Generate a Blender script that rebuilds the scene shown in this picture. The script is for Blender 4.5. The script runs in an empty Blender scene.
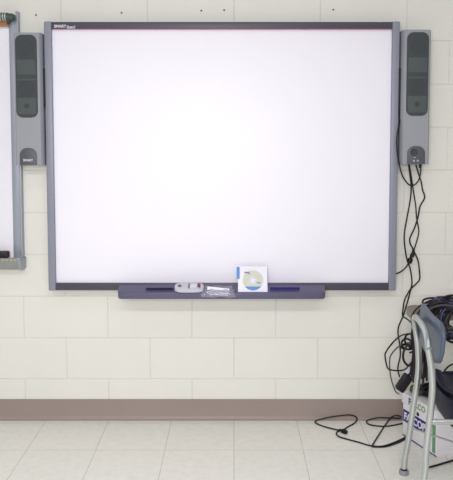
import bpy, bmesh, math, random
from mathutils import Vector, Matrix
random.seed(7)
S = bpy.context.scene
COL = S.collection
# ------------------------------------------------------------------ camera
F, TH, CX, CY, H, D = 734.6, 0.0707, 234.0, 187.8, 1.383, 3.5
W_, H_ = 453, 480
cd = bpy.data.cameras.new('camera'); cam = bpy.data.objects.new('camera', cd); COL.objects.link(cam)
cam.location = (0, -D, H); cam.rotation_euler = (math.pi/2 - TH, 0, 0)
cd.sensor_fit = 'VERTICAL'; cd.sensor_height = 24.0; cd.lens = F/H_*24.0
cd.shift_x = -(CX - W_/2)/H_; cd.shift_y = (CY - H_/2)/H_
cd.clip_start = 0.05
S.camera = cam
# ------------------------------------------------------------------ world, light, exposure
w = bpy.data.worlds.new('room_light'); S.world = w; w.use_nodes = True
nt = w.node_tree; nt.nodes.clear()
wo = nt.nodes.new('ShaderNodeOutputWorld'); bg = nt.nodes.new('ShaderNodeBackground')
tc = nt.nodes.new('ShaderNodeTexCoord'); sx = nt.nodes.new('ShaderNodeSeparateXYZ'); cr = nt.nodes.new('ShaderNodeValToRGB')
cr.color_ramp.elements[0].position = 0.0; cr.color_ramp.elements[0].color = (0.62, 0.60, 0.60, 1)
cr.color_ramp.elements[1].position = 1.0; cr.color_ramp.elements[1].color = (0.66, 0.68, 0.70, 1)
nt.links.new(tc.outputs['Generated'], sx.inputs[0]); nt.links.new(sx.outputs['Z'], cr.inputs[0])
nt.links.new(cr.outputs[0], bg.inputs[0]); nt.links.new(bg.outputs[0], wo.inputs[0])
bg.inputs[1].default_value = 0.50
def area(name, loc, sx_, sy_, power, col, rot=(0, 0, 0), spread=180):
    l = bpy.data.lights.new(name, 'AREA'); l.shape = 'RECTANGLE'; l.size = sx_; l.size_y = sy_
    l.energy = power; l.color = col; l.spread = math.radians(spread)
    o = bpy.data.objects.new(name, l); o.location = loc; o.rotation_euler = rot; COL.objects.link(o)
area('ceiling_lamp_front', (0.0, -1.55, 2.85), 5.0, 0.3, 10, (1.0, 0.99, 0.96))
area('ceiling_lamp_middle', (-0.5, -3.6, 2.85), 4.2, 0.3, 84, (1.0, 0.98, 0.97))
area('added_fill_light', (-0.35, -4.4, 1.6), 1.2, 1.0, 23, (1.0, 0.95, 1.0), (math.radians(81), 0, 0), 95)  # added soft fill behind the camera; its narrow spread dims towards the corners
S.view_settings.view_transform = 'Standard'; S.view_settings.look = 'None'
S.view_settings.exposure = 0.0; S.view_settings.gamma = 1.0; S.view_settings.use_curve_mapping = False

# ------------------------------------------------------------------ placing helpers
c_, s_ = math.cos(TH), math.sin(TH)
def ray(px, py):
    a = (px - CX)/F; b = -(py - CY)/F
    return Vector((a, c_ + b*s_, b*c_ - s_))
def at(px, py, Y):
    r = ray(px, py); t = (Y + D)/r.y
    return Vector((r.x*t, Y, H + r.z*t))
def onf(px, py, z=0.0):
    r = ray(px, py); t = (z - H)/r.z
    return Vector((r.x*t, r.y*t - D, z))
# ------------------------------------------------------------------ materials
def lin(c):
    c = c/255.0
    return c/12.92 if c <= 0.04045 else ((c + 0.055)/1.055)**2.4
def mat(name, rgb, rough=0.5, metal=0.0, bump=0.0, bscale=60.0, var=0.0, vscale=8.0, trans=0.0, coat=0.0, spec=0.5):
    m = bpy.data.materials.new(name); m.use_nodes = True; n = m.node_tree; b = n.nodes['Principled BSDF']
    col = (lin(rgb[0]), lin(rgb[1]), lin(rgb[2]), 1)
    b.inputs['Base Color'].default_value = col
    b.inputs['Roughness'].default_value = rough; b.inputs['Metallic'].default_value = metal
    b.inputs['Specular IOR Level'].default_value = spec
    b.inputs['Transmission Weight'].default_value = trans; b.inputs['Coat Weight'].default_value = coat
    t = n.nodes.new('ShaderNodeTexCoord')
    z = n.nodes.new('ShaderNodeTexNoise'); z.inputs['Scale'].default_value = vscale; z.inputs['Detail'].default_value = 4
    n.links.new(t.outputs['Object'], z.inputs['Vector'])
    mx = n.nodes.new('ShaderNodeMix'); mx.data_type = 'RGBA'
    k = 1 - max(var, 0.02)
    mx.inputs[6].default_value = (col[0]*k, col[1]*k, col[2]*k, 1); mx.inputs[7].default_value = col
    n.links.new(z.outputs['Fac'], mx.inputs[0]); n.links.new(mx.outputs[2], b.inputs['Base Color'])
    if bump:
        z2 = n.nodes.new('ShaderNodeTexNoise'); z2.inputs['Scale'].default_value = bscale; z2.inputs['Detail'].default_value = 3
        bp = n.nodes.new('ShaderNodeBump'); bp.inputs['Strength'].default_value = bump; bp.inputs['Distance'].default_value = 0.003
        n.links.new(t.outputs['Object'], z2.inputs['Vector']); n.links.new(z2.outputs['Fac'], bp.inputs['Height'])
        n.links.new(bp.outputs[0], b.inputs['Normal'])
    return m
M = dict(
    wall=mat('painted_block', (225, 225, 216), 0.6, bump=0.3, bscale=55, var=0.05, vscale=5),
    joint=mat('painted_joint', (212, 211, 202), 0.75, bump=0.2),
    base=mat('cove_base_vinyl', (150, 136, 129), 0.45, var=0.10, vscale=6),
    screen=mat('screen_white', (243, 242, 250), 0.42, spec=0.35),
    frame=mat('frame_grey', (134, 138, 152), 0.42, var=0.04),
    rail=mat('rail_charcoal', (72, 70, 82), 0.45, var=0.06),
    red=mat('red_trim', (150, 90, 112), 0.5),
    logo=mat('logo_print', (212, 212, 226), 0.5),
    tray=mat('tray_slate', (92, 90, 116), 0.45, var=0.06),
    slot=mat('slot_purple', (52, 44, 98), 0.5),
    slotr=mat('slot_violet', (70, 58, 150), 0.5),
    spk=mat('speaker_silver', (146, 150, 156), 0.45, var=0.03),
    spkside=mat('speaker_side', (112, 118, 120), 0.5),
    grille=mat('grille_cloth', (66, 72, 74), 0.85, bump=0.5, bscale=500),
    grille2=mat('grille_panel', (80, 87, 88), 0.85, bump=0.5, bscale=500),
    cone=mat('driver_dark', (60, 66, 68), 0.8),
    badge=mat('badge_charcoal', (78, 82, 88), 0.5),
    black=mat('black_plastic', (18, 15, 20), 0.5, spec=0.35),
    cable=mat('black_rubber', (20, 17, 23), 0.5, spec=0.35),
    cable2=mat('grey_rubber', (78, 76, 80), 0.5, spec=0.35),
    cable3=mat('plum_rubber', (44, 26, 48), 0.5, spec=0.35),
    cableg=mat('green_rubber', (74, 92, 62), 0.6),
    cableb=mat('slate_blue_rubber', (52, 58, 104), 0.3),
    chrome=mat('brushed_chrome', (196, 202, 200), 0.28, metal=0.85),
    shell=mat('slate_blue_plastic', (80, 92, 112), 0.38, var=0.05),
    navy=mat('navy_plastic', (16, 18, 44), 0.5, spec=0.3, var=0.05),
    rubber=mat('foot_rubber', (140, 138, 148), 0.6),
    carton=mat('carton_white', (238, 236, 240), 0.7, var=0.03),
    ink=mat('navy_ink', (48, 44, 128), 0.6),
    inkg=mat('green_ink', (110, 160, 120), 0.6),
    desk=mat('taupe_laminate', (134, 124, 112), 0.5, var=0.06),
    deskleg=mat('desk_steel', (110, 108, 106), 0.4, metal=0.6),
    wb=mat('whiteboard_enamel', (232, 232, 240), 0.3),
    alu=mat('brushed_aluminium', (158, 164, 174), 0.4, metal=0.35),
    alud=mat('alu_tray', (150, 154, 152), 0.45, metal=0.2),
    cork=mat('cork', (178, 130, 84), 0.9, bump=0.5, bscale=200, var=0.25, vscale=90),
    yellow=mat('yellow_mark', (178, 174, 138), 0.7),
    felt=mat('felt_maroon', (70, 46, 50), 0.9),
    clipg=mat('clip_green', (62, 78, 66), 0.5),
    silver=mat('silver', (200, 204, 206), 0.3, metal=0.6),
    remote=mat('remote_grey', (196, 196, 206), 0.45),
    remoted=mat('remote_dark', (88, 82, 96), 0.5),
    remoter=mat('remote_red', (140, 44, 66), 0.5),
    paper=mat('paper_white', (236, 236, 246), 0.8),
    blue=mat('label_blue', (92, 142, 206), 0.6),
    disc=mat('disc_print', (214, 218, 202), 0.3, var=0.2, vscale=45),
    discc=mat('disc_hub', (214, 214, 226), 0.3),
    printd=mat('print_slate', (110, 118, 150), 0.7),
    hole=mat('hole_dark', (84, 78, 84), 0.8),
)
# clear film of the bag
fm = bpy.data.materials.new('clear_film'); fm.use_nodes = True
n = fm.node_tree; b = n.nodes['Principled BSDF']
b.inputs['Base Color'].default_value = (0.42, 0.40, 0.50, 1); b.inputs['Roughness'].default_value = 0.15
b.inputs['Alpha'].default_value = 0.42; b.inputs['Coat Weight'].default_value = 0.6
z = n.nodes.new('ShaderNodeTexNoise'); z.inputs['Scale'].default_value = 70
bp = n.nodes.new('ShaderNodeBump'); bp.inputs['Strength'].default_value = 0.8; bp.inputs['Distance'].default_value = 0.004
tcn = n.nodes.new('ShaderNodeTexCoord'); n.links.new(tcn.outputs['Object'], z.inputs['Vector'])
n.links.new(z.outputs['Fac'], bp.inputs['Height']); n.links.new(bp.outputs[0], b.inputs['Normal'])
M['film'] = fm
# vinyl floor tiles: pattern lives in the material, line positions from the tile grid
TILE = 0.3048
YT = onf(233, 450).y
fl = bpy.data.materials.new('vinyl_tile'); fl.use_nodes = True
n = fl.node_tree; b = n.nodes['Principled BSDF']
t = n.nodes.new('ShaderNodeTexCoord'); br = n.nodes.new('ShaderNodeTexBrick'); mp = n.nodes.new('ShaderNodeMapping')
mp.inputs['Location'].default_value = (20*TILE, 20*TILE - YT, 0)
n.links.new(t.outputs['Object'], mp.inputs['Vector']); n.links.new(mp.outputs[0], br.inputs['Vector'])
br.offset = 0.0; br.squash = 1.0
br.inputs['Scale'].default_value = 1.0; br.inputs['Brick Width'].default_value = TILE; br.inputs['Row Height'].default_value = TILE
br.inputs['Mortar Size'].default_value = 0.0016; br.inputs['Mortar Smooth'].default_value = 0.3
br.inputs['Color1'].default_value = (lin(240), lin(238), lin(230), 1); br.inputs['Color2'].default_value = (lin(237), lin(236), lin(228), 1)
br.inputs['Mortar'].default_value = (lin(192), lin(188), lin(182), 1)
vz = n.nodes.new('ShaderNodeTexNoise'); vz.inputs['Scale'].default_value = 30; vz.inputs['Detail'].default_value = 6
n.links.new(t.outputs['Object'], vz.inputs['Vector'])
vr = n.nodes.new('ShaderNodeValToRGB'); vr.color_ramp.elements[0].color = (0.93, 0.93, 0.92, 1); vr.color_ramp.elements[1].color = (1, 1, 1, 1)
vr.color_ramp.elements[0].position = 0.3; vr.color_ramp.elements[1].position = 0.6
n.links.new(vz.outputs['Fac'], vr.inputs[0])
mm = n.nodes.new('ShaderNodeMix'); mm.data_type = 'RGBA'; mm.blend_type = 'MULTIPLY'; mm.inputs[0].default_value = 1
n.links.new(br.outputs['Color'], mm.inputs[6]); n.links.new(vr.outputs[0], mm.inputs[7])
n.links.new(mm.outputs[2], b.inputs['Base Color'])
b.inputs['Roughness'].default_value = 0.38
M['floor'] = fl

# ------------------------------------------------------------------ mesh helpers
class MB:
    def __init__(s): s.v = []; s.f = []; s.m = []
    def add(s, v, f, mi=0):
        o = len(s.v); s.v += [Vector(p) for p in v]; s.f += [[i + o for i in q] for q in f]; s.m += [mi]*len(f); return s
    def bm(s, b, mi=0):
        b.verts.index_update(); s.add([v.co.copy() for v in b.verts], [[v.index for v in f.verts] for f in b.faces], mi); b.free(); return s
    def box(s, a, b_, bev=0.0, mi=0, mtx=None, seg=2):
        b = bmesh.new(); bmesh.ops.create_cube(b, size=1)
        a = Vector(a); b_ = Vector(b_); c = (a + b_)/2; d = b_ - a
        for v in b.verts: v.co = Vector((v.co.x*abs(d.x), v.co.y*abs(d.y), v.co.z*abs(d.z)))
        if bev: bmesh.ops.bevel(b, geom=b.edges[:], offset=bev, segments=seg, profile=0.5, affect='EDGES')
        for v in b.verts: v.co += c
        if mtx: 
            for v in b.verts: v.co = mtx @ v.co
        return s.bm(b, mi)
    def tube(s, pts, r, n=8, smooth=6, cap=True, mi=0):
        P = [Vector(p) for p in pts]
        if smooth and len(P) > 2: P = spline(P, smooth)
        T = [(P[min(i+1, len(P)-1)] - P[max(i-1, 0)]).normalized() for i in range(len(P))]
        u = T[0].orthogonal().normalized(); vs = []; fs = []
        for i, p in enumerate(P):
            u = (u - T[i]*u.dot(T[i])); u = u.normalized() if u.length > 1e-6 else T[i].orthogonal().normalized()
            w = T[i].cross(u)
            rr = r[i*(len(r)-1)//max(1, len(P)-1)] if isinstance(r, (list, tuple)) else r
            for k in range(n):
                a = 2*math.pi*k/n; vs.append(p + (u*math.cos(a) + w*math.sin(a))*rr)
        for i in range(len(P)-1):
            for k in range(n):
                a = i*n + k; b = i*n + (k+1) % n; fs.append([a, b, b+n, a+n])
        if cap:
            fs.append(list(range(n))[::-1]); fs.append([(len(P)-1)*n + k for k in range(n)])
        return s.add(vs, fs, mi)
    def prism(s, poly, vec, mi=0, bev=0.0):
        """extrude a closed outline (3-D points) along vec"""
        b = bmesh.new(); vs = [b.verts.new(p) for p in poly]; f = b.faces.new(vs)
        r = bmesh.ops.extrude_face_region(b, geom=[f]); ex = [g for g in r['geom'] if isinstance(g, bmesh.types.BMVert)]
        for v in ex: v.co += Vector(vec)
        bmesh.ops.recalc_face_normals(b, faces=b.faces[:])
        if bev:
            cap = [e for e in b.edges if all(v in ex for v in e.verts)]
            bmesh.ops.bevel(b, geom=cap, offset=bev, segments=2, profile=0.5, affect='EDGES')
        return s.bm(b, mi)
    def cyl(s, c, axis, r, h, n=24, mi=0, r2=None):
        c = Vector(c); a = Vector(axis).normalized(); u = a.orthogonal().normalized(); w = a.cross(u); r2 = r if r2 is None else r2
        vs = [c + (u*math.cos(2*math.pi*k/n) + w*math.sin(2*math.pi*k/n))*r for k in range(n)]
        vs += [c + a*h + (u*math.cos(2*math.pi*k/n) + w*math.sin(2*math.pi*k/n))*r2 for k in range(n)]
        fs = [[k, (k+1) % n, (k+1) % n + n, k+n] for k in range(n)] + [list(range(n))[::-1], [n+k for k in range(n)]]
        return s.add(vs, fs, mi)
    def grid(s, fn, nu, nv, mi=0):
        vs = [fn(i/nu, j/nv) for i in range(nu+1) for j in range(nv+1)]
        fs = [[i*(nv+1)+j, (i+1)*(nv+1)+j, (i+1)*(nv+1)+j+1, i*(nv+1)+j+1] for i in range(nu) for j in range(nv)]
        return s.add(vs, fs, mi)
def spline(P, k):
    out = []
    for i in range(len(P)-1):
        p0 = P[max(i-1, 0)]; p1 = P[i]; p2 = P[i+1]; p3 = P[min(i+2, len(P)-1)]
        for j in range(k):
            t = j/k; t2 = t*t; t3 = t2*t
            out.append(0.5*((2*p1) + (p2-p0)*t + (2*p0-5*p1+4*p2-p3)*t2 + (3*p1-p0-3*p2+p3)*t3))
    out.append(P[-1]); return out
ORG = {}
def tag(o, label=None, cat=None, group=None, kind=None):
    if label: o['label'] = label
    if cat: o['category'] = cat
    if group: o['group'] = group
    if kind: o['kind'] = kind
    return o
def thing(name, label, cat, loc, group=None):
    o = bpy.data.objects.new(name, None); COL.objects.link(o); o.location = loc; o.empty_display_size = 0.05
    ORG[o.name] = Vector(loc); return tag(o, label, cat, group)
def build(name, mb, mats, parent=None, smooth=True, loc=None, sol=0.0, sub=0, label=None):
    if parent: org = ORG[parent.name]
    else:
        if loc is None:
            mn = [min(v[i] for v in mb.v) for i in range(3)]; mxx = [max(v[i] for v in mb.v) for i in range(3)]
            loc = ((mn[0]+mxx[0])/2, (mn[1]+mxx[1])/2, mn[2])
        org = Vector(loc)
    me = bpy.data.meshes.new(name); me.from_pydata([v - org for v in mb.v], [], mb.f)
    if not isinstance(mats, (list, tuple)): mats = [mats]
    for m in mats: me.materials.append(M[m])
    for p, mi in zip(me.polygons, mb.m): p.material_index = mi
    b = bmesh.new(); b.from_mesh(me); bmesh.ops.recalc_face_normals(b, faces=b.faces[:]); b.to_mesh(me); b.free()
    if smooth: me.shade_smooth(); me.set_sharp_from_angle(angle=math.radians(38))
    o = bpy.data.objects.new(name, me); COL.objects.link(o)
    if parent: o.parent = parent; o.location = (0, 0, 0)
    else: o.location = org
    ORG[o.name] = org
    if sol: s = o.modifiers.new('thickness', 'SOLIDIFY'); s.thickness = sol; s.offset = 0
    if sub: s = o.modifiers.new('smooth', 'SUBSURF'); s.levels = sub; s.render_levels = sub
    if label: o['label'] = label
    return o
def text_mb(txt, size, origin, ux, uy, depth=0.0006, spacing=1.0, bold=0.0, mi=0):
    """flat raised lettering; origin = lower-left, ux / uy = unit directions"""
    cu = bpy.data.curves.new('lettering', 'FONT'); cu.body = txt; cu.size = size; cu.extrude = depth; cu.space_character = spacing; cu.offset = bold
    o = bpy.data.objects.new('lettering', cu); COL.objects.link(o)
    bpy.context.view_layer.update()
    me = bpy.data.meshes.new_from_object(o)
    ux = Vector(ux); uy = Vector(uy); uz = ux.cross(uy); origin = Vector(origin)
    vs = [origin + ux*v.co.x + uy*v.co.y + uz*(v.co.z) for v in me.vertices]; fs = [list(p.vertices) for p in me.polygons]
    bpy.data.objects.remove(o); bpy.data.curves.remove(cu); bpy.data.meshes.remove(me)
    mb = MB(); mb.add(vs, fs, mi); return mb
def arch(x0, x1, z0, z1, r_top, r_bot, Y, n=8):
    """outline in the wall plane with rounded corners"""
    pts = []
    for cx, cz, r, a0 in ((x1-r_bot, z0+r_bot, r_bot, -90), (x1-r_top, z1-r_top, r_top, 0), (x0+r_top, z1-r_top, r_top, 90), (x0+r_bot, z0+r_bot, r_bot, 180)):
        if r <= 0: pts.append(Vector((cx, Y, cz))); continue
        for i in range(n+1):
            a = math.radians(a0 + 90*i/n); pts.append(Vector((cx + r*math.cos(a), Y, cz + r*math.sin(a))))
    return pts
EX, EY, EZ = Vector((1, 0, 0)), Vector((0, 1, 0)), Vector((0, 0, 1))

# ================================================================== SETTING
# concrete block wall: every block face laid in a running bond, real recessed joints
BW, BH, G, GD = 0.4064, 0.2032, 0.0016, 0.0022
wb = MB()
XL, XR = -3.0, 3.2
wb.add([(XL, GD, -0.05), (XR, GD, -0.05), (XR, GD, 3.0), (XL, GD, 3.0), (XL, 0.2, -0.05), (XR, 0.2, -0.05), (XR, 0.2, 3.0), (XL, 0.2, 3.0)],
       [[0, 1, 2, 3], [4, 7, 6, 5], [0, 4, 5, 1], [3, 2, 6, 7], [0, 3, 7, 4], [1, 5, 6, 2]], 1)
for k in range(0, 14):
    off = BW/2 if k % 2 == 0 else 0.0
    z0, z1 = k*BH + G, (k+1)*BH - G
    x = -7*BW + off
    while x < 7*BW:
        a, c = x + G, x + BW - G
        e = GD
        vs = [(a+e*.7, 0, z0+e*.7), (c-e*.7, 0, z0+e*.7), (c-e*.7, 0, z1-e*.7), (a+e*.7, 0, z1-e*.7), (a, e, z0), (c, e, z0), (c, e, z1), (a, e, z1)]
        wb.add(vs, [[0, 1, 2, 3], [0, 4, 5, 1], [1, 5, 6, 2], [2, 6, 7, 3], [3, 7, 4, 0]], 0)
        x += BW
tag(build('wall_back', wb, ['wall', 'joint'], smooth=False, loc=(0, 0, 0)), kind='structure')
fb = MB().box((-3.0, -6.0, -0.06), (3.2, 0.2, 0.0))
tag(build('floor', fb, 'floor', smooth=False, loc=(0, 0, 0)), kind='structure')
bb = MB()
zt = at(230, 399.5, -0.006).z
prof = [(0.0, 0), (-0.016, 0), (-0.016, 0.003), (-0.009, 0.010), (-0.006, 0.02), (-0.006, zt-0.003), (-0.003, zt), (0.0, zt)]
bb.prism([Vector((-3.0, y, z)) for y, z in prof], (6.2, 0, 0))
tag(build('baseboard_back', bb, 'base', loc=(0, 0, 0)), kind='structure')

# ================================================================== INTERACTIVE WHITEBOARD
YF = -0.070
tl, tr, bl, brr = at(43.8, 24.0, YF), at(399.6, 21.8, YF), at(48.6, 289.8, YF), at(396.2, 290, YF)
x0 = (tl.x + bl.x)/2; x1 = (tr.x + brr.x)/2; z1 = at(225, 21.6, YF).z; z0 = at(225, 290.6, YF).z
fw = 8.2/F*(D+YF)/1.0*1.0; fw = 0.0345
YB = -0.020
sb = thing('interactive_whiteboard', 'large wall-mounted interactive whiteboard with white screen and grey side frames', 'whiteboard', ((x0+x1)/2, -0.04, z0))
zr1 = at(225, 28.9, YF).z; zr0 = at(225, 283.2, YF).z
build('screen', MB().box((x0+fw-0.004, YF+0.014, zr0-0.004), (x1-fw+0.004, YB, zr1+0.004), 0.001), 'screen', sb)
build('side_frame', MB().box((x0, YF-0.004, z0), (x0+fw, YB+0.002, z1+0.001), 0.005), 'frame', sb)
build('side_frame', MB().box((x1-fw, YF-0.004, z0), (x1, YB+0.002, z1+0.001), 0.005), 'frame', sb)
top = build('top_rail', MB().box((x0+fw-0.002, YF, zr1), (x1-fw+0.002, YB, z1-0.001), 0.003), 'rail', sb, label='dark charcoal top rail')
build('red_trim', MB().box((x0+fw, YF-0.0006, zr1-0.0012), (x1-fw, YF+0.013, zr1+0.0012), 0.0005), 'red', top)
build('bottom_rail', MB().box((x0+fw-0.002, YF, z0+0.001), (x1-fw+0.002, YB, zr0), 0.003), 'rail', sb, label='dark charcoal bottom rail')
lo = at(54.2, 29.0, YF)
lg = text_mb('SMART', 0.0185, (lo.x, YF-0.0012, lo.z+0.006), EX, EZ, 0.0008, 0.95, 0.0006)
xe = max(v.x for v in lg.v)
l2 = text_mb('Board', 0.0175, (xe+0.002, YF-0.0012, lo.z+0.004), EX, EZ, 0.0008, 0.9, 0.0002); lg.add(l2.v, l2.f)
xe2 = max(v.x for v in lg.v)
lg.box((xe+0.002, YF-0.0014, lo.z+0.0005), (xe2, YF, lo.z+0.002))
build('logo', lg, 'logo', top, smooth=False)
# wall brackets carrying the board
for bx in (x0+0.25, (x0+x1)/2, x1-0.25):
    build('wall_bracket', MB().box((bx-0.05, YB-0.001, z0+0.04), (bx+0.05, 0.0005, z1-0.04), 0.002), 'black', sb)

# ------------------------------------------------------------------ pen tray under the board
ta, tb = at(118.0, 290, -0.12), at(325.2, 290, -0.12)
ztop = at(220, 284.6, -0.078).z; yb, yfr = -0.0745, -0.150
zf = at(220, 293.2, yfr).z; zbot = at(220, 299.2, yfr+0.006).z
tray = thing('pen_tray', 'slate grey pen tray mounted under the interactive whiteboard', 'pen tray', ((ta.x+tb.x)/2, -0.13, zbot))
def traysec(x, inset):
    i = inset
    pr = [(yb, ztop-0.002), (yb-0.010, ztop), (yb-0.016, ztop-0.004), (yfr+0.014, zf+0.0015), (yfr+0.009+i, zf+0.0035), (yfr+0.006+i, zf+0.0045), (yfr+0.001+i, zf), (yfr+i, (zf+zbot)/2), (yfr+0.006+i, zbot+0.001), (yfr+0.022+i, zbot-0.002), (yb, zbot-0.004)]
    return [Vector((x, y, z)) for y, z in pr]
tm = MB(); secs = []
for x, ins in ((ta.x, 0.030), (ta.x+0.003, 0.016), (ta.x+0.009, 0.006), (ta.x+0.02, 0.0), (tb.x-0.02, 0.0), (tb.x-0.009, 0.006), (tb.x-0.003, 0.016), (tb.x, 0.030)):
    secs.append(traysec(x, ins))
npf = len(secs[0]); vs = [p for s in secs for p in s]; fs = []
for i in range(len(secs)-1):
    for k in range(npf):
        a = i*npf + k; b2 = i*npf + (k+1) % npf; fs.append([a, b2, b2+npf, a+npf])
fs += [list(range(npf)), [(len(secs)-1)*npf + k for k in range(npf)][::-1]]
tm.add(vs, fs); build('tray_body', tm, 'tray', tray)
def ty(px, py):   # a point on the sloping top of the tray
    lo_, hi_ = yfr+0.014, yb-0.016
    for _ in range(40):
        m_ = (lo_+hi_)/2; z_ = zf+0.0015 + (m_-(yfr+0.014))/((yb-0.016)-(yfr+0.014))*(ztop-0.004-zf-0.0015)
        if at(px, py, m_).z < z_: lo_ = m_
        else: hi_ = m_
    return at(px, py, m_)
def slot(name, x_a, x_b, y_a, y_b, m):
    q = [ty(x_a, y_b), ty(x_b, y_b), ty(x_b, y_a), ty(x_a, y_a)]
    build(name, MB().prism([p + Vector((0, 0.002, -0.002)) for p in q], (0, -0.0025, 0.0045), bev=0.0005), m, tray)
slot('pen_slot', 146, 173.5, 288.2, 291.0, 'slot')
slot('pen_slot', 270, 299.5, 287.6, 291.6, 'slotr')

# ------------------------------------------------------------------ things on the tray
def on_tray_frame(px, py):
    p = ty(px, py); d = Vector((0, (yb-0.016)-(yfr+0.014), (ztop-0.004)-(zf+0.0015))).normalized()
    return p, d, EX.cross(d)
p, d, nrm = on_tray_frame(189.3, 289.0)
hw, hl = 0.0675, 0.030
def loc_m(p, ux, uy, uz): 
    m = Matrix.Identity(4)
    for i, a in enumerate((ux, uy, uz, p)):
        for j in range(3): m[j][i] = a[j]
    return m
rm = thing('remote_control', 'pale grey remote control lying on the pen tray', 'remote control', p)
mt = loc_m(p + nrm*0.001, EX, d, nrm)
out = []
for i in range(24):
    a = 2*math.pi*i/24; cx, sxx = math.cos(a), math.sin(a)
    out.append(mt @ Vector((math.copysign(abs(cx)**0.55, cx)*hw, math.copysign(abs(sxx)**0.6, sxx)*hl, 0)))
build('case', MB().prism(out, nrm*0.016, bev=0.004), 'remote', rm)
def rbut(name, cx, cy, w2, h2, m):
    build(name, MB().box((cx-w2, cy-h2, 0.0155), (cx+w2, cy+h2, 0.019), 0.0012, mtx=mt), m, rm)
rbut('power_button', -0.044, 0.0, 0.008, 0.007, 'remoted')
rbut('key_divider', -0.001, -0.001, 0.003, 0.018, 'remoted'); rbut('key_panel', 0.020, 0.0, 0.015, 0.014, 'discc')
rbut('red_key', 0.043, 0.004, 0.005, 0.015, 'remoter'); rbut('dark_key', 0.050, -0.002, 0.002, 0.018, 'remoted')

# clear plastic bag hanging over the lip of the tray
bgc = ty(218, 290.5)
bag = thing('plastic_bag', 'crumpled clear plastic bag lying over the front edge of the tray', 'plastic bag', bgc)
A = at(200.5, 297.5, yfr-0.012); Bq = at(235.5, 298.0, yfr-0.012)
xa, xb = A.x, Bq.x
def bagfn(side):
    def fn(u, v):
        x = xa + (xb-xa)*u; taper = 0.5 + 0.5*min(1, 4*u*(1-u)+0.25)
        prof_ = [(-0.104, ztop-0.014), (-0.115, ztop-0.002), (-0.130, ztop-0.016), (yfr+0.002, zf+0.012), (yfr-0.012, zf-0.004), (yfr-0.012, zf-0.022)]
        q = v*5; i = min(4, int(q)); t_ = q - i
        y = prof_[i][0]*(1-t_) + prof_[i+1][0]*t_; z_ = prof_[i][1]*(1-t_) + prof_[i+1][1]*t_
        j = 0.0022*math.sin(u*13+v*7) + 0.0012*math.sin(u*29-v*11)
        x2 = x + (0.018*(1-v) if u < 0.5 else -0.018*(1-v)) * abs(2*u-1) + 0.003*math.sin(v*14)
        if side: return Vector((x2, y+0.001-0.004*0, z_-0.001 + 0.2*j*0)) if False else Vector((x2, y - 0.004*taper + j*.5, z_ + 0.007*taper + j))
        return Vector((x2, y - 0.001, z_ - 0.0005 + 0.002))
    return fn
bm_ = MB().grid(bagfn(1), 26, 14)
build('film', bm_, 'film', bag)
q = [at(207.5, 285.5, -0.125), at(229.5, 287.8, -0.13), at(229, 290.0, -0.135), at(207.5, 289.0, -0.13)]
build('header_card', MB().prism([v + Vector((0, -0.02, 0.0)) for v in q], (0, 0.0015, 0)), 'paper', bag)
sm = MB()
for i in range(3): sm.tube([at(206+i*1.5, 292+i*1.6, yfr+0.004), at(214, 290.8+i*1.8, yfr+0.0), at(222, 292+i*1.5, yfr+0.0), at(230-i, 291+i*1.9, yfr+0.004)], 0.0035, 6)
build('contents', sm, 'discc', bag)

# compact disc in a square paper sleeve, leaning against the screen
dl, dr_ = at(238.0, 293.4, yfr+0.012), at(267.6, 293.4, yfr+0.012)
tz = 0
cdx0, cdx1 = dl.x, dr_.x
bot = Vector((0, yfr+0.012, at(250, 293.4, yfr+0.012).z + 0.001)); topv = Vector((0, -0.078, at(250, 266.2, -0.078).z))
up = (topv - bot); L = up.length; up = up.normalized(); nn = EX.cross(up)
cs = thing('disc_sleeve', 'white square disc sleeve with a yellow-green disc, leaning on the screen', 'disc', (( cdx0+cdx1)/2, bot.y, bot.z))
mt = loc_m(Vector((cdx0, bot.y, bot.z)), EX, up, nn)
Wd = cdx1 - cdx0
build('sleeve', MB().box((0, 0, -0.002), (Wd, L, 0.001), 0.0006, mtx=mt), 'paper', cs)
build('spine_label', MB().box((-0.006, L*0.53, -0.0022), (0.008, L*0.97, 0.0022), 0.0005, mtx=mt), 'blue', cs)
dc = (Wd*0.51, L*0.47)
def discpoly(r0, r1, a0=0, a1=360, n_=40, z=0.0012, h=0.0008):
    o_ = MB(); vs = []; fs = []
    full = (a1-a0) >= 360
    for i in range(n_ if full else n_+1):
        a = math.radians(a0 + (a1-a0)*i/n_)
        for r_, zz in ((r0, z), (r1, z), (r1, z+h), (r0, z+h)):
            vs.append(mt @ Vector((dc[0] + r_*math.cos(a), dc[1] + r_*math.sin(a), zz)))
    m_ = n_ if full else n_+1
    for i in range(n_):
        for k in range(4):
            a = i*4+k; b = i*4+(k+1) % 4; c = ((i+1) % m_)*4+(k+1) % 4; e = ((i+1) % m_)*4+k
            fs.append([a, b, c, e])
    return o_.add(vs, fs)
R = 0.0485
dsc = build('disc', discpoly(0.018, R), 'disc', cs)
build('hub_ring', discpoly(0.007, 0.018), 'discc', dsc)
sg = []
for i in range(17):
    a = math.radians(218 + 104*i/16); sg.append(mt @ Vector((dc[0] + R*math.cos(a), dc[1] + R*math.sin(a), 0.002)))
build('blue_print', MB().prism(sg, nn*0.0004), 'blue', dsc)
pm = MB().box((0.030, L*0.74, 0.002), (0.054, L*0.785, 0.0025), mtx=mt).box((0.044, L*0.70, 0.002), (0.060, L*0.72, 0.0025), mtx=mt)
pm2 = MB().box((0.085, L*0.38, 0.002), (0.108, L*0.40, 0.0025), mtx=mt).box((0.088, L*0.34, 0.002), (0.104, L*0.355, 0.0025), mtx=mt)
build('small_print', pm, 'printd', dsc, smooth=False)
build('small_print', pm2, 'printd', dsc, smooth=False)

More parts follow.
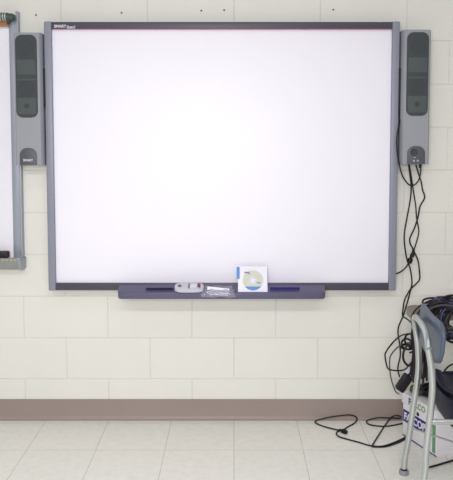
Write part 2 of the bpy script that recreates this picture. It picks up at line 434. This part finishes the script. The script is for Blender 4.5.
# ================================================================== SPEAKERS
def speaker(px_t, px_b, py0, py1, gl, bd, controls, name, label, inner):
    yf = -0.105
    a0, a1 = at(px_t[0], py0, yf), at(px_t[1], py0, yf); b0, b1 = at(px_b[0], py1, yf), at(px_b[1], py1, yf)
    xa, xb = (a0.x+b0.x)/2, (a1.x+b1.x)/2; zt_, zb_ = a0.z, b0.z
    o = thing(name, label, 'speaker', ((xa+xb)/2, -0.05, zb_))
    body = [Vector((xa, -0.012, zb_)), Vector((xb, -0.012, zb_)), Vector((xb, yf+0.014, zb_)), Vector((xb-0.008, yf, zb_)), Vector((xa+0.008, yf, zb_)), Vector((xa, yf+0.014, zb_))]
    build('cabinet', MB().prism(body, (0, 0, zt_-zb_), bev=0.002), 'spk', o)
    build('back_plate', MB().box((xa+0.01, -0.013, zb_+0.08), (xb-0.01, 0.0005, zt_-0.08), 0.001), 'black', o)
    # black mounting arm on the side towards the board
    sx0 = xb if inner > 0 else xa
    s0 = at(230, 69, -0.05).z; s1 = at(230, 107 if inner > 0 else 118, -0.05).z
    build('mounting_arm', MB().box((min(sx0, sx0+inner*0.010), -0.075, s1), (max(sx0, sx0+inner*0.010), -0.012, s0), 0.002), 'black', o)
    g0, g1 = at(gl[0], gl[2], yf), at(gl[1], gl[3], yf)
    gx0, gx1 = xa + (g0.x - a0.x), xa + (at(gl[1], gl[2], yf).x - a0.x)
    r = (gx1-gx0)*0.30
    gr = build('grille', MB().prism([v + Vector((0, 0.002, 0)) for v in arch(gx0, gx1, g1.z, g0.z, r, r, yf)], (0, -0.0065, 0), bev=0.002), 'grille', o, label='dark grey rounded grille')
    h = g0.z - g1.z; w_ = (gx1-gx0); cx = (gx0+gx1)/2
    for za, zb2 in ((0.30, 0.48), (0.53, 0.55), (0.76, 0.96)):
        build('driver_band', MB().box((gx0+0.006, yf-0.0055, g0.z-h*zb2), (gx1-0.006, yf-0.0048+0.003, g0.z-h*za), 0.0006), 'grille2', gr)
    for zz, rr in ((0.17, 0.036), (0.65, 0.036)):
        build('driver', MB().cyl((cx, yf-0.004, g0.z-h*zz), -EY, rr, 0.0012, r2=rr*0.96), 'cone', gr)
    build('tweeter', MB().cyl((cx, yf-0.0052, g0.z-h*0.86), -EY, 0.012, 0.0012), 'cone', gr)
    d0, d1 = at(bd[0], bd[2], yf), at(bd[1], bd[3], yf)
    dx0, dx1 = xb + (at(bd[0], py1, yf).x - b1.x), xb + (d1.x - b1.x)
    pa = build('control_panel' if controls else 'badge', MB().prism([v + Vector((0, 0.002, 0)) for v in arch(dx0, dx1, zb_+0.001, d0.z, (dx1-dx0)*0.42, 0.002, yf)], (0, -0.005, 0), bev=0.001), 'badge', o)
    if controls:
        k = Vector(((dx0+dx1)/2-0.010, yf-0.003, (zb_+d0.z)/2+0.014))
        build('volume_knob', MB().cyl(k, -EY, 0.0165, 0.010, r2=0.015).box((k.x-0.001, yf-0.0138, k.z), (k.x+0.001, yf-0.012, k.z+0.014)), 'cone', pa)
        mk = MB()
        for dx, dz in ((0, 0.017), (0, 0.012), (0.018, 0.017), (0.018, 0.012), (0.003, 0.030)):
            mk.box(((dx0+dx1)/2-0.014+dx, yf-0.0037, zb_+dz), ((dx0+dx1)/2-0.006+dx, yf-0.0025, zb_+dz+0.0025))
        build('panel_marks', mk, 'logo', pa, smooth=False)
    else:
        lt = text_mb('SMART', 0.0150, (dx0+0.016, yf-0.0034, zb_+0.018), EX, EZ, 0.0006, 0.95, 0.0003)
        build('logo', lt, 'logo', pa, smooth=False)
    return dict(xa=xa, xb=xb, zb=zb_, yf=yf)
spL = speaker((12.6, 40.4), (15.6, 43.2), 32.5, 165.2, (14.8, 36.4, 34.8, 117.5), (20.2, 37.4, 148, 165), False, 'wall_speaker', 'tall silver wall speaker left of the interactive whiteboard, with arched dark badge', 1)
spR = speaker((403.2, 431.6), (400.8, 429.4), 29.6, 164.2, (407.4, 429.2, 32.2, 115.8), (407.0, 425.0, 146, 164), True, 'wall_speaker', 'tall silver wall speaker right of the interactive whiteboard, with volume knob and cables', -1)

# ================================================================== LEFT WHITEBOARD
YW = -0.030
wr = (at(19.0, 12, YW).x + at(22.2, 268, YW).x)/2
wl = -2.6
ztw = at(20, 11.2, YW).z; zsurf = at(5, 27.5, YW).z; zbw = at(10, 258.5, YW).z
wbd = thing('whiteboard', 'plain dry-erase whiteboard with aluminium frame, cut off at the left', 'whiteboard', ((wl+wr)/2, -0.02, zbw))
build('writing_surface', MB().box((wl, YW+0.008, zbw), (wr-0.03, 0.0005, zsurf), 0.0), 'wb', wbd)
build('side_frame', MB().box((wr-0.046, YW+0.004, zbw-0.02), (wr-0.008, 0.0005, at(10, 19.5, YW).z), 0.002).box((wr-0.011, YW-0.004, zbw-0.045), (wr, 0.0005, ztw), 0.002), 'alu', wbd)
ck = build('map_rail', MB().box((wl, YW+0.002, zsurf-0.003), (wr-0.046, 0.0005, at(5, 18.5, YW).z), 0.002).box((wr-0.06, YW-0.008, at(10, 18.4, YW).z), (wr-0.01, YW+0.004, at(10, 16.8, YW).z), 0.001), 'alu', wbd)
build('cork_strip', MB().box((wl, YW-0.003, at(5, 27, YW).z), (at(9, 22, YW).x, YW+0.003, at(5, 20.2, YW).z), 0.003), 'cork', ck)
# marker tray
zt0 = at(10, 259.0, -0.08).z
trp = [(-0.001, zbw+0.004), (-0.032, zbw+0.002), (-0.085, zt0+0.002), (-0.090, zt0+0.004), (-0.092, zt0), (-0.075, zt0-0.034), (-0.060, at(10, 269.5, -0.06).z), (-0.001, at(10, 269.5, -0.06).z)]
mtt = MB().prism([Vector((wl, y, z)) for y, z in trp], (at(17.8, 262, -0.09).x - wl, 0, 0))
tr2 = build('marker_tray', mtt, 'alud', wbd)
capx = at(17.2, 262, -0.09).x
build('end_cap', MB().prism([Vector((capx, y-(0.002 if y < -0.01 else 0), z+(0.002 if z > zt0-0.02 else -0.002))) for y, z in trp], (at(22.8, 262, -0.06).x-capx, 0, 0), bev=0.004), 'alu', tr2)
ym = MB(); x = wl
e0 = at(0, 261, -0.09); 
xx = at(16, 261, -0.09).x
while xx > -1.35:
    ym.box((xx-0.009, -0.0925, zt0-0.008), (xx, -0.086, zt0-0.001), 0.0); xx -= 0.019
build('edge_marks', ym, 'yellow', tr2, smooth=False)
# eraser
ea, eb = at(-9, 258.0, -0.07), at(7.6, 252, -0.07)
zE = zt0 + 0.004
er = thing('board_eraser', 'black felt board eraser on the left whiteboard tray', 'eraser', ((ea.x+eb.x)/2, -0.06, zE))
build('grip', MB().box((ea.x, -0.083, zE+0.004), (eb.x-0.003, -0.040, zE+0.030), 0.004), 'black', er)
build('felt_pad', MB().box((ea.x+0.002, -0.080, zE-0.001), (eb.x, -0.042, zE+0.012), 0.002).box((eb.x-0.006, -0.081, zE+0.004), (eb.x+0.0005, -0.042, zE+0.029), 0.002), 'felt', er)
# clip on the rail
ca = at(-3, 20.5, -0.05); cb = at(12.5, 13.2, -0.05)
cl = thing('rail_clip', 'dark green clip with silver bands on the cork rail of the left whiteboard', 'clip', ((ca.x+cb.x)/2, -0.05, ca.z))
cm_ = at(4, 16.5, -0.05)
build('clip_body', MB().tube([at(-4, 16.6, -0.05), at(5, 16.8, -0.05), at(12, 17.2, -0.05), at(15, 17.6, -0.045)], [0.019, 0.019, 0.017, 0.013, 0.004], 12), 'clipg', cl)
for k in (0.5, 3.2, 5.4):
    a = at(k, 16.8, -0.05); build('silver_band', MB().tube([a, a + Vector((0.005, 0, 0.0))], 0.0205, 14, 0), 'silver', cl)
build('hook', MB().tube([at(10, 17.2, -0.05), at(9, 21, -0.045), at(8, 24, -0.036)], 0.006, 8), 'clipg', cl)

# screws in the wall above the boards
for px, py, lb in ((36, 15, 'dark screw head in the wall above the left speaker'), (121.5, 12.8, 'dark screw head above the left part of the big board'), (201.3, 10.6, 'left one of the two close dark screw heads above the board centre'),
                   (224.2, 10.0, 'right one of the two close dark screw heads above the board centre'), (333.3, 9.7, 'dark screw head above the right part of the big board')):
    a = at(px, py, 0.0); tag(build('wall_screw', MB().cyl(a + EY*0.003, -EY, 0.0052, 0.006, 14, r2=0.0035), 'hole'), lb, 'screw')

# ================================================================== CARTON
CA = onf(401.0, 434.5); CB = onf(436.3, 458.0)
u = (CB - CA).normalized(); wv = Vector((-u.y, u.x, 0))
if wv.x < 0: wv = -wv
Lc = (CB-CA).length; Wc = 0.42
hb, hl_ = 0.205, 0.05
C0 = CA
mtc = loc_m(C0, u, wv, EZ)
ctn = thing('paper_carton', 'white copy-paper carton with navy band on the floor behind the chair', 'carton', tuple(C0 + u*Lc/2 + wv*Wc/2))
def cbx(a, b, bev=0.0, mi=0, mb=None): return (mb or MB()).box(a, b, bev, mi, mtx=mtc)
body = build('box', cbx((0.006, 0.0045, 0.0), (Lc-0.006, Wc-0.006, hb-0.01), 0.002), 'carton', ctn)
lid = build('lid', cbx((0, 0, hb-hl_-0.0), (Lc, Wc, hb), 0.002), 'carton', ctn)
fr = mtc @ Vector((0, 0, 0))
def cpt(a, z, off=-0.0005): return mtc @ Vector((a, off, z))
build('navy_band', cbx((0.010, 0.0035, 0.070), (Lc-0.045, 0.0055, 0.126)), 'ink', body, smooth=False)
build('green_stripe', cbx((Lc-0.036, 0.0035, 0.012), (Lc-0.014, 0.0055, 0.135)), 'inkg', body, smooth=False)
build('bottom_strip', cbx((0.006, 0.0035, 0.001), (Lc-0.006, 0.0050, 0.006)), 'ink', body, smooth=False)  # thin navy strip along the bottom edge of the box
tt = text_mb('FALCOPY', 0.046, cpt(0.018, 0.0825, 0.0029), u, EZ, 0.0005, 1.0, 0.0014)
wid = max((v - CA).dot(u) for v in tt.v) - 0.018; kx = (Lc-0.045-0.03)/wid
tt.v = [CA + u*(0.018 + ((v-CA).dot(u)-0.018)*kx) + wv*((v-CA).dot(wv)) + EZ*v.z for v in tt.v]
build('lettering', tt, 'paper', body, smooth=False)
t2 = text_mb('F', 0.042, cpt(0.055, hb-0.040, -0.0008), u, EZ, 0.0005, 1.0, 0.001)
build('lettering', t2, 'ink', lid, smooth=False)
t3 = text_mb('ALCO', 0.036, cpt(0.082, hb-0.038, -0.0008), u, EZ, 0.0005, 1.1, 0.001)
build('lettering', t3, 'inkg', lid, smooth=False)
build('hand_hole', MB().cyl(cpt(Lc*0.46, 0.140, 0.0026), wv, 0.010, 0.003, 6), 'black', body, smooth=False)

# ================================================================== LOW TABLE WITH THE CABLE HEAP
tz_ = at(408, 305.2, -0.26).z
tx0 = at(407.0, 310, -0.30).x
tbl = thing('low_table', 'low narrow taupe table with rounded corner, heaped with cables', 'table', (tx0+0.35, -0.22, 0))
def rr_out(xa, xb, ya, yb_, r, z):
    pts = []
    for cx, cy, a0 in ((xb-r, ya+r, -90), (xb-r, yb_-r, 0), (xa+r, yb_-r, 90), (xa+r, ya+r, 180)):
        for i in range(7):
            a = math.radians(a0 + 15*i); pts.append(Vector((cx+r*math.cos(a), cy+r*math.sin(a), z)))
    return pts
build('tabletop', MB().prism(rr_out(tx0, tx0+0.75, -0.40, -0.25, 0.045, tz_-0.034), (0, 0, 0.034), bev=0.006), 'desk', tbl)
TX1 = tx0+0.75
build('apron', MB().box((tx0+0.26, -0.37, tz_-0.06), (TX1-0.05, -0.28, tz_-0.033), 0.003), 'deskleg', tbl)
for lx, ly in ((TX1-0.17, -0.27), (TX1-0.04, -0.27), (TX1-0.04, -0.38), (TX1-0.17, -0.38)):
    build('leg', MB().box((lx-0.014, ly-0.014, 0), (lx+0.014, ly+0.014, tz_-0.041), 0.002), 'deskleg', tbl)

# heap of cables: individual coils resting on and slipping over the table
def coil(center, rx, ry, turns, tilt, r, m, label, group, seed, drop=0.0):
    rnd = random.Random(seed); pts = []; N = int(turns*14)
    rot = Matrix.Rotation(tilt[1], 3, 'X') @ Matrix.Rotation(tilt[0], 3, 'Y')
    ph = rnd.random()*6
    for i in range(N+1):
        t_ = i/14; a = 2*math.pi*t_ + ph
        k = 1 + 0.12*math.sin(t_*2.3+seed)
        p_ = Vector((rx*k*math.cos(a), ry*k*math.sin(a), 0.006*(t_) + 0.006*math.sin(a*1.5+seed)))
        p_ = rot @ p_
        pts.append(Vector(center) + p_)
    o = build('coiled_cable', MB().tube(pts, r, 7, 3), m)
    return tag(o, label, 'cable', group)
hz = tz_
HX = at(441, 310, -0.30).x
g1 = 'coiled cables heaped on the low table'
specs = []
rnd = random.Random(3)
mats_ = ['cable', 'cable', 'cable3', 'cable', 'cableb', 'cable', 'cable2', 'cable', 'cable3', 'cable', 'cable', 'cable2', 'cable', 'cable']
for i in range(14):
    cx = HX + rnd.uniform(-0.03, 0.12); cy = -0.345 + rnd.uniform(-0.015, 0.015)
    specs.append(((cx, cy, hz + 0.010 + i*0.002), rnd.uniform(0.055, 0.085), rnd.uniform(0.035, 0.05), 3.0, (rnd.uniform(-.12, .12), rnd.uniform(0.0, .25)), rnd.choice([0.0035, 0.0045, 0.0055]), mats_[i]))
for i, (c, rx, ry, tn, tl_, r, m) in enumerate(specs):
    lb = {'cable': 'black coiled cable in the heap on the low table', 'cable3': 'dark plum coiled cable in the heap on the low table', 'cable2': 'grey coiled cable in the heap on the low table', 'cableb': 'shiny slate blue coiled cable in the heap on the low table'}[m]
    coil(c, rx, ry, tn, tl_, r, m, lb, g1, i+1)
# hanging strands over the front edge of the table
g2 = 'cable loops hanging over the front edge of the low table'
for i in range(13):
    cxx = at(437 + i*2.1, 325, -0.43).x; a_ = rnd.uniform(0.045, 0.10); b_ = rnd.uniform(0.04, 0.075)
    lean = rnd.uniform(-0.5, 0.5); c0 = Vector((cxx, -0.425 - 0.006*(i % 4), hz - 0.022 + rnd.uniform(-0.018, 0.012))); pts = []
    for q_ in range(30):
        t_ = q_/14*2*math.pi + i; k_ = 1 + 0.13*math.sin(t_*0.37 + i)
        e1 = a_*k_*math.cos(t_); e2 = b_*k_*math.sin(t_)
        pts.append(c0 + Vector((e1*math.cos(lean) - e2*math.sin(lean), 0.018*math.sin(t_) - 0.0008*q_, e1*math.sin(lean)*0.5 + e2)))
    m = ['cable', 'cable3', 'cable', 'cable2', 'cable', 'cable', 'cableb'][i % 7]
    tag(build('hanging_cable', MB().tube(pts, [0.004, 0.0055, 0.0035][i % 3], 7, 4), m), {'cable': 'black cable loop hanging over the front edge of the low table', 'cable3': 'plum cable loop hanging over the front edge of the low table', 'cable2': 'grey cable loop hanging over the front edge of the low table', 'cableb': 'slate blue cable loop hanging over the front edge of the low table'}[m], 'cable', g2)
# wide arc below the heap
tag(build('hanging_cable', MB().tube([at(452, 362, -0.40)+EX*.05, at(452, 364.5, -0.40), at(446, 369, -0.40), at(442, 376, -0.4), at(439.5, 388, -0.38), at(438.5, 396, -0.36)], 0.004, 7), 'cable'), 'black cable arching out below the table behind the chair seat', 'cable')

# ================================================================== SCHOOL CHAIR
fF = onf(403.8, 474.2); YFr = fF.y
YN = YFr - 0.355
def pxp(L_, Y): return [at(a, b, Y) for a, b in L_]
far = pxp([(404.0, 469), (405, 458), (408, 442.5), (411, 423), (413.6, 404.5), (416.8, 384.6), (418.6, 368), (418.4, 353), (417.4, 340), (415.8, 330)], YFr)
near_px = [(425.2, 470), (425.8, 458), (427, 443), (429.2, 424), (431.2, 405), (432.6, 388), (431.9, 372), (430.0, 358), (428.4, 349)]
near = pxp(near_px, YN)
d0 = near[0] - near[1]; kk = near[0].z/(-d0.z)
foot = near[0] + d0*kk; foot.z = 0.014; foot.x = near[0].x - 0.02
far.insert(0, Vector((fF.x, YFr, 0.014)))
near.insert(0, foot)
ch = thing('school_chair', 'school chair with slate blue plastic back and chrome tube legs at the right edge', 'chair', ((far[0].x+0.22), (YFr+YN)/2, 0))
rt = 0.0122
topz = far[-1].z
mid = [at(414.6, 320.0, YFr-0.02), at(415.8, 317.2, YFr-0.06), at(420.5, 322.0, YFr-0.17), at(424.5, 329.0, YFr-0.26), at(427.2, 337.5, YN+0.035), ]
print('chair', fF, foot, 'near top', near[-1], 'far top', far[-1], [tuple(round(q, 3) for q in m) for m in mid])
build('leg', MB().tube(far, rt, 12, 5), 'chrome', ch)
build('leg', MB().tube(near, rt, 12, 5), 'chrome', ch)
build('back_frame', MB().tube([far[-1]] + mid + [near[-1]], rt, 12, 6), 'chrome', ch)
def glide(p):
    return MB().cyl((p.x, p.y, 0.0), EZ, 0.0175, 0.003, 20, r2=0.0195).cyl((p.x, p.y, 0.003), EZ, 0.0195, 0.012, 20).cyl((p.x, p.y, 0.015), EZ, 0.0195, 0.004, 20, r2=0.0165).cyl((p.x, p.y, 0.019), EZ, 0.0135, 0.006, 20, r2=0.013, mi=1)
# front legs
sx1 = 0.40
ff = Vector((fF.x+0.47, YFr, 0.014)); nf = Vector((foot.x+0.47, YN, 0.014))
ZS = 0.345
for q in (ff, nf):
    build('leg', MB().tube([q, q + Vector((-0.02, 0, 0.2)), q + Vector((-0.045, 0, ZS-0.02)), q + Vector((-0.07, 0, ZS+0.02)), q + Vector((-0.12, 0, ZS+0.035))], rt, 12, 6), 'chrome', ch)
for q in (far[0], near[0], ff, nf): build('foot_glide', glide(q), ['rubber', 'black'], ch)
# seat rail and slanting brace
zz = at(440, 421.8, YN).z; a = min(near, key=lambda v: abs(v.z-zz))
build('seat_rail', MB().tube([Vector((at(431, 421.8, YN).x, YN, zz)), Vector((ff.x-0.04, YN, zz))], 0.010, 10, 0), 'chrome', ch)
build('brace', MB().tube([at(412.5, 428.5, YFr), at(506, 460, YN)], 0.0042, 8, 0), 'chrome', ch)
build('cross_rail', MB().tube([Vector((ff.x-0.06, YFr, ZS-0.012)), Vector((ff.x-0.06, YN, ZS-0.012))], 0.010, 10, 0), 'chrome', ch)
# backrest shell
bx = at(420.5, 303, YFr+0.005).x
ztb = at(421, 301.5, YFr+0.01).z
BY0, BY1 = YFr + 0.025, YN - 0.02
def backfn(u_, v_):
    y = BY0 + (BY1-BY0)*u_
    s = abs(2*u_-1)
    hgt = 0.150; rc = 0.30
    e = 0.0
    if s > 1-rc: e = 1 - math.sqrt(max(0, 1-((s-(1-rc))/rc)**2))
    zlo = ztb - hgt*(1-0.0) + e*0.055; zhi = ztb - e*0.038
    z_ = zlo + (zhi-zlo)*v_
    x = bx - 0.010 + 0.012*s**2.0 - 0.022*u_ + 0.012*(z_-(ztb-hgt))/hgt
    return Vector((x, y, z_))
build('backrest', MB().grid(backfn, 28, 8), 'shell', ch, sol=0.012)
# seat bucket
SX0, SX1 = bx + 0.035, bx + 0.43
def seatfn(u_, v_):
    x = SX0 + (SX1-SX0)*u_; s = abs(2*v_-1)
    y = (YFr+YN)/2 + (0.5-v_)*0.40*(1-0.10*(1-u_))
    z_ = 0.405 + 0.020*s*s - 0.045*max(0, s-0.80)/0.2
    if u_ < 0.2: k = (0.2-u_)/0.2; z_ += 0.030*k; 
    if u_ > 0.85: k = (u_-0.85)/0.15; z_ -= 0.04*k*k
    if u_ < 0.1 : x += 0.03*s*s
    return Vector((x, y, z_))
build('seat', MB().grid(seatfn, 20, 20), 'navy', ch, sol=0.012)
# deep rolled skirt around the back and sides of the seat
def skirt(u_, v_):
    a = math.pi*u_ ; cyy = (YFr+YN)/2
    sgx = -math.sin(a); sgy = math.cos(a)
    x = SX0 + 0.115 + 0.125*math.copysign(abs(sgx)**0.7, sgx); y = cyy + 0.195*math.copysign(abs(sgy)**0.6, sgy)
    k = v_
    inward = 0.025*k*k
    return Vector((x - sgx*inward, y - sgy*inward, 0.425 - 0.112*k))
build('seat_skirt', MB().grid(skirt, 26, 6), 'navy', ch, sol=0.008)

# ================================================================== CABLES
def cable(name, pts, r, m, label, cat='cable', group=None, smooth=6):
    return tag(build(name, MB().tube(pts, r, 8, smooth), m), label, cat, group)
yf = spR['yf']; YC = -0.055
cable('speaker_cable', [at(401.2, 112, -0.045), at(399.2, 124, -0.085), at(396.9, 137, -0.092), at(397.0, 150, -0.092), at(399.0, 163, -0.092), at(403.0, 177, -0.085), at(410.5, 185.5, -0.08), at(417.5, 182, -0.075), at(420.6, 173, -0.07), at(420.4, 167, -0.07)], 0.0034, 'cable', 'black cable looping from beside the screen frame under the right speaker')
cable('speaker_cable', [at(408.6, 164.3, -0.06), at(410.0, 175, YC), at(411.2, 187, YC), at(410.2, 200, -0.03), at(407.0, 218, -0.03), at(404.2, 236, -0.03), at(406.2, 256, -0.03), at(410.5, 270, -0.03), at(411.8, 285, -0.035), at(408.0, 293, -0.035), at(404.6, 300, -0.035), at(403.0, 309, -0.035), at(402.8, 316, -0.035), at(407, 319, -0.1), at(412, 323.5, -0.2), at(414.6, 327, -0.33), at(417, 334, -0.40), at(416, 346, -0.43)], 0.0036, 'cable', 'black cable running down from the left socket of the right speaker')
B_ = [at(409.2, 164.3, -0.075), at(411.5, 178, -0.06), at(413.5, 192, -0.03), at(415.6, 205, -0.03), at(416.6, 218, -0.03), at(418.8, 231, -0.03), at(416.2, 243, -0.03), at(413.4, 251, -0.03)]
pc = thing('inline_plug_cable', 'black cord with an inline plug between the right speaker and the screen', 'cable', B_[-1])
build('cord', MB().tube(B_, 0.0032, 8), 'cable', pc)
build('plug', MB().tube([at(413.6, 249, -0.03), at(412.6, 254, -0.03), at(411.8, 257, -0.03)], [0.006, 0.010, 0.0075], 10, 4), 'black', pc)
build('plug', MB().tube([at(411.5, 256, -0.03), at(410.6, 259, -0.03), at(408.6, 263, -0.03)], [0.007, 0.0125, 0.011], 10, 4), 'black', pc)
build('cord', MB().tube([at(408.8, 262.5, -0.03), at(405.8, 267.5, -0.03), at(401, 271.6, -0.03), at(397, 273.4, -0.03), at(390, 275, -0.012)], 0.0034, 8), 'cable', pc)
cable('speaker_cable', [at(415.8, 164.3, -0.06), at(418.0, 172, YC), at(421.2, 182, YC), at(422.6, 190, -0.03), at(424.6, 197.5, -0.03), at(420.0, 206.5, -0.026), at(418.0, 217, -0.022), at(414.5, 228, -0.022), at(409.6, 240, -0.022), at(413.2, 249.5, -0.018), at(417.8, 260, -0.02), at(419.2, 269, -0.02), at(419.6, 279, -0.02), at(416, 284, -0.02), at(411.2, 289, -0.02), at(408, 300, -0.02), at(403.5, 315, -0.02), at(398.8, 326, -0.02), at(398.0, 334, -0.03), at(399.8, 345, -0.04), at(400.2, 356, -0.05), at(397.8, 368, -0.08), at(399.4, 376, -0.1), at(401.5, 381, -0.14)], 0.0036, 'cable', 'thin dark cable with kinks hanging from the middle of the right speaker')
cable('plug_lead', [at(420.4, 164.2, -0.07), at(420.2, 168, -0.07)], 0.0065, 'black', 'black jack plug in the right socket under the right speaker', 'plug', smooth=0)
# loops left of the chair
YL = -0.20
cable('loop_cable', [at(413, 333.5, -0.42), at(407, 334, -0.34), at(400, 336.2, -0.25), at(392.5, 343, YL), at(386.0, 352, YL), at(385.2, 357.5, YL), at(387.3, 367.2, YL), at(390.5, 369.8, YL), at(398, 370.6, YL), at(405, 369.4, -0.25), at(409.5, 364.5, -0.35), at(414, 360, -0.42)], 0.0036, 'cable', 'black cable in a wide loop standing out left of the chair')
cable('loop_cable', [at(413, 342.5, -0.38), at(405, 343.5, -0.3), at(397.5, 347.5, -0.23), at(391, 355, -0.17), at(389.6, 363, -0.16), at(390.6, 376, -0.16), at(393, 385, -0.16), at(396.0, 392, -0.16), at(399.5, 394, -0.17)], 0.0032, 'cable2', 'grey cable curving left of the chair down to the power adapter')
def pl(L_, Y, dy=0.0): return [at(a, b, Y + dy*i) for i, (a, b) in enumerate(L_)]
lp = []
for i in range(34):
    a = i*0.62; cx = 408.6 + 1.4*math.sin(i*.23); cy = 338.5 + i*0.32; 
    rx = 6.2 - 1.2*math.sin(i*.4); ry = 5.0 + 2.2*math.sin(i*0.17)
    lp.append(at(cx + rx*math.cos(a), cy + ry*math.sin(a), -0.36 + 0.02*math.sin(i*.9)))
cable('coiled_cable', lp, 0.0042, 'cable', 'black cable in small tight loops just left of the chair leg')
cable('coiled_cable', pl([(413, 345), (407, 346), (403.4, 353), (404.0, 361), (408.5, 365.5), (413.0, 363), (415, 356), (413, 348), (408.5, 346.8)], -0.40), 0.005, 'cable', 'thick black cable ring beside the chair leg above the adapter')
# strands hanging between the two chair legs
g3 = 'dark strands hanging between the chair legs'
for i in range(9):
    x = 412.5 + i*1.9; k = rnd.uniform(-1.5, 1.5)
    m = ['cable', 'cable3', 'cable', 'cable'][i % 4]
    yy = -0.405 - 0.012*(i % 3)
    P_ = [at(x+1, 322+i*1.2, -0.372 - 0.01*(i % 3)), at(x+k, 336, yy), at(x-k, 350, yy), at(x+k*.6, 364, yy), at(x-1, 378+rnd.uniform(-3, 8), yy)]
    tag(build('hanging_strand', MB().tube(P_, 0.0058 if i % 2 else 0.0045, 7, 6), m), 'plum strand hanging behind the gap between the chair legs' if m == 'cable3' else 'black strand hanging behind the gap between the chair legs', 'cable', g3)
# power adapter leaning on the carton's corner
ad = thing('power_adapter', 'black brick power adapter hanging at the left corner of the carton', 'power adapter', at(404, 392, -0.30))
ax = (at(399.5, 389, -0.30), at(408.0, 376.5, -0.30))
dx = (ax[1]-ax[0]).normalized(); dy = Vector((0, 1, 0)); dn = dx.cross(dy).normalized(); ctr = (ax[0]+ax[1])/2
build('brick', MB().box((-0.040, -0.018, -0.021), (0.040, 0.018, 0.021), 0.006, mtx=loc_m(ctr, dx, dy, dn)), 'black', ad)
build('prongs', MB().box((-0.051, -0.006, -0.012), (-0.04, -0.003, 0.0), 0.0, mtx=loc_m(ctr, dx, dy, dn)), 'silver', ad)
build('cord', MB().tube([ctr+dx*0.04, ctr+dx*0.055, at(411, 368, -0.33), at(414, 358, -0.40)], 0.0045, 8), 'cable', ad)
tag(build('tag_card', MB().prism([at(398.5, 379, -0.26), at(404.5, 372.5, -0.27), at(409.5, 365.5, -0.28), at(411, 368, -0.28), at(406.5, 376, -0.27), at(402, 380.5, -0.26)], (0, 0.003, 0), bev=0.0005), 'paper'), 'pale folded paper tag among the cables above the black adapter', 'tag')
# green and dark cords on top of the carton
g4 = 'cords lying on the carton lid'
for i in range(7):
    c = mtc @ Vector((Lc*(0.20 + 0.10*i), 0.07 + 0.03*(i % 3), hb + 0.010 + 0.006*(i % 4)))
    m = ['cableg', 'cable', 'cableg', 'cable', 'cableg', 'cable2', 'cable'][i]
    coil(c, 0.045, 0.04, 2.5, (0.1*((i % 3)-1), 0.12*((i % 2))), 0.0055, m, {'cableg': 'green cord bundled on top of the paper carton', 'cable': 'black cord bundled on top of the paper carton', 'cable2': 'grey cord bundled on top of the paper carton'}[m], g4, 30+i)

# floor cords
def fpt(a, b, z=0.0036):
    p_ = onf(300 + a/2.961, 390 + b/2.961, z)
    return p_ if p_.y < -0.022 else at(300 + a/2.961, 390 + b/2.961, -0.022)
f1 = [(125, 121), (85, 112), (60, 104), (45, 96), (50, 90), (80, 82), (112, 77), (145, 74), (163, 78), (169, 87), (160, 99), (140, 110), (128, 119)]
fc = thing('floor_cord', 'black power cord looped on the floor with a small plug, left of the carton', 'cable', fpt(125, 121, 0))
build('cord', MB().tube([fpt(*q) for q in f1], 0.0034, 8), 'cable', fc)
build('plug', MB().tube([fpt(117, 118, 0.009), fpt(126, 121, 0.009), fpt(138, 126, 0.008)], [0.006, 0.011, 0.010], 10, 4), 'black', fc)
build('cord', MB().tube([fpt(*q) for q in [(120, 119), (110, 124), (108, 131), (118, 139), (145, 147), (175, 155), (210, 165), (245, 166), (280, 155), (312, 140)]], 0.0034, 8), 'cable', fc)
cable('floor_cord', [fpt(*q) for q in [(300, 79), (288, 76), (272, 80), (255, 100), (232, 135), (215, 163), (218, 168), (250, 168), (285, 158), (316, 143)]], 0.0034, 'cable', 'black cord bent in a sharp V on the floor beside the carton')
cable('floor_cord', [fpt(*q) for q in [(300, 84), (270, 83), (235, 82), (208, 87), (197, 93), (203, 101), (225, 106), (260, 107), (303, 99)]], 0.0034, 'cable', 'black cord in a flat oval loop on the floor near the baseboard')
cable('floor_cord', [onf(a, b, 0.0042) for a, b in [(429, 467.3), (436, 465.4), (446, 462.4), (456, 459.5), (470, 456)]], 0.0042, 'cable', 'black cord on the floor in front of the carton, behind the chair leg')
print('YT', YT, 'carton', Lc, CA, CB, 'table', tz_, tx0, 'ztop tray', ztop, zf, zbot)
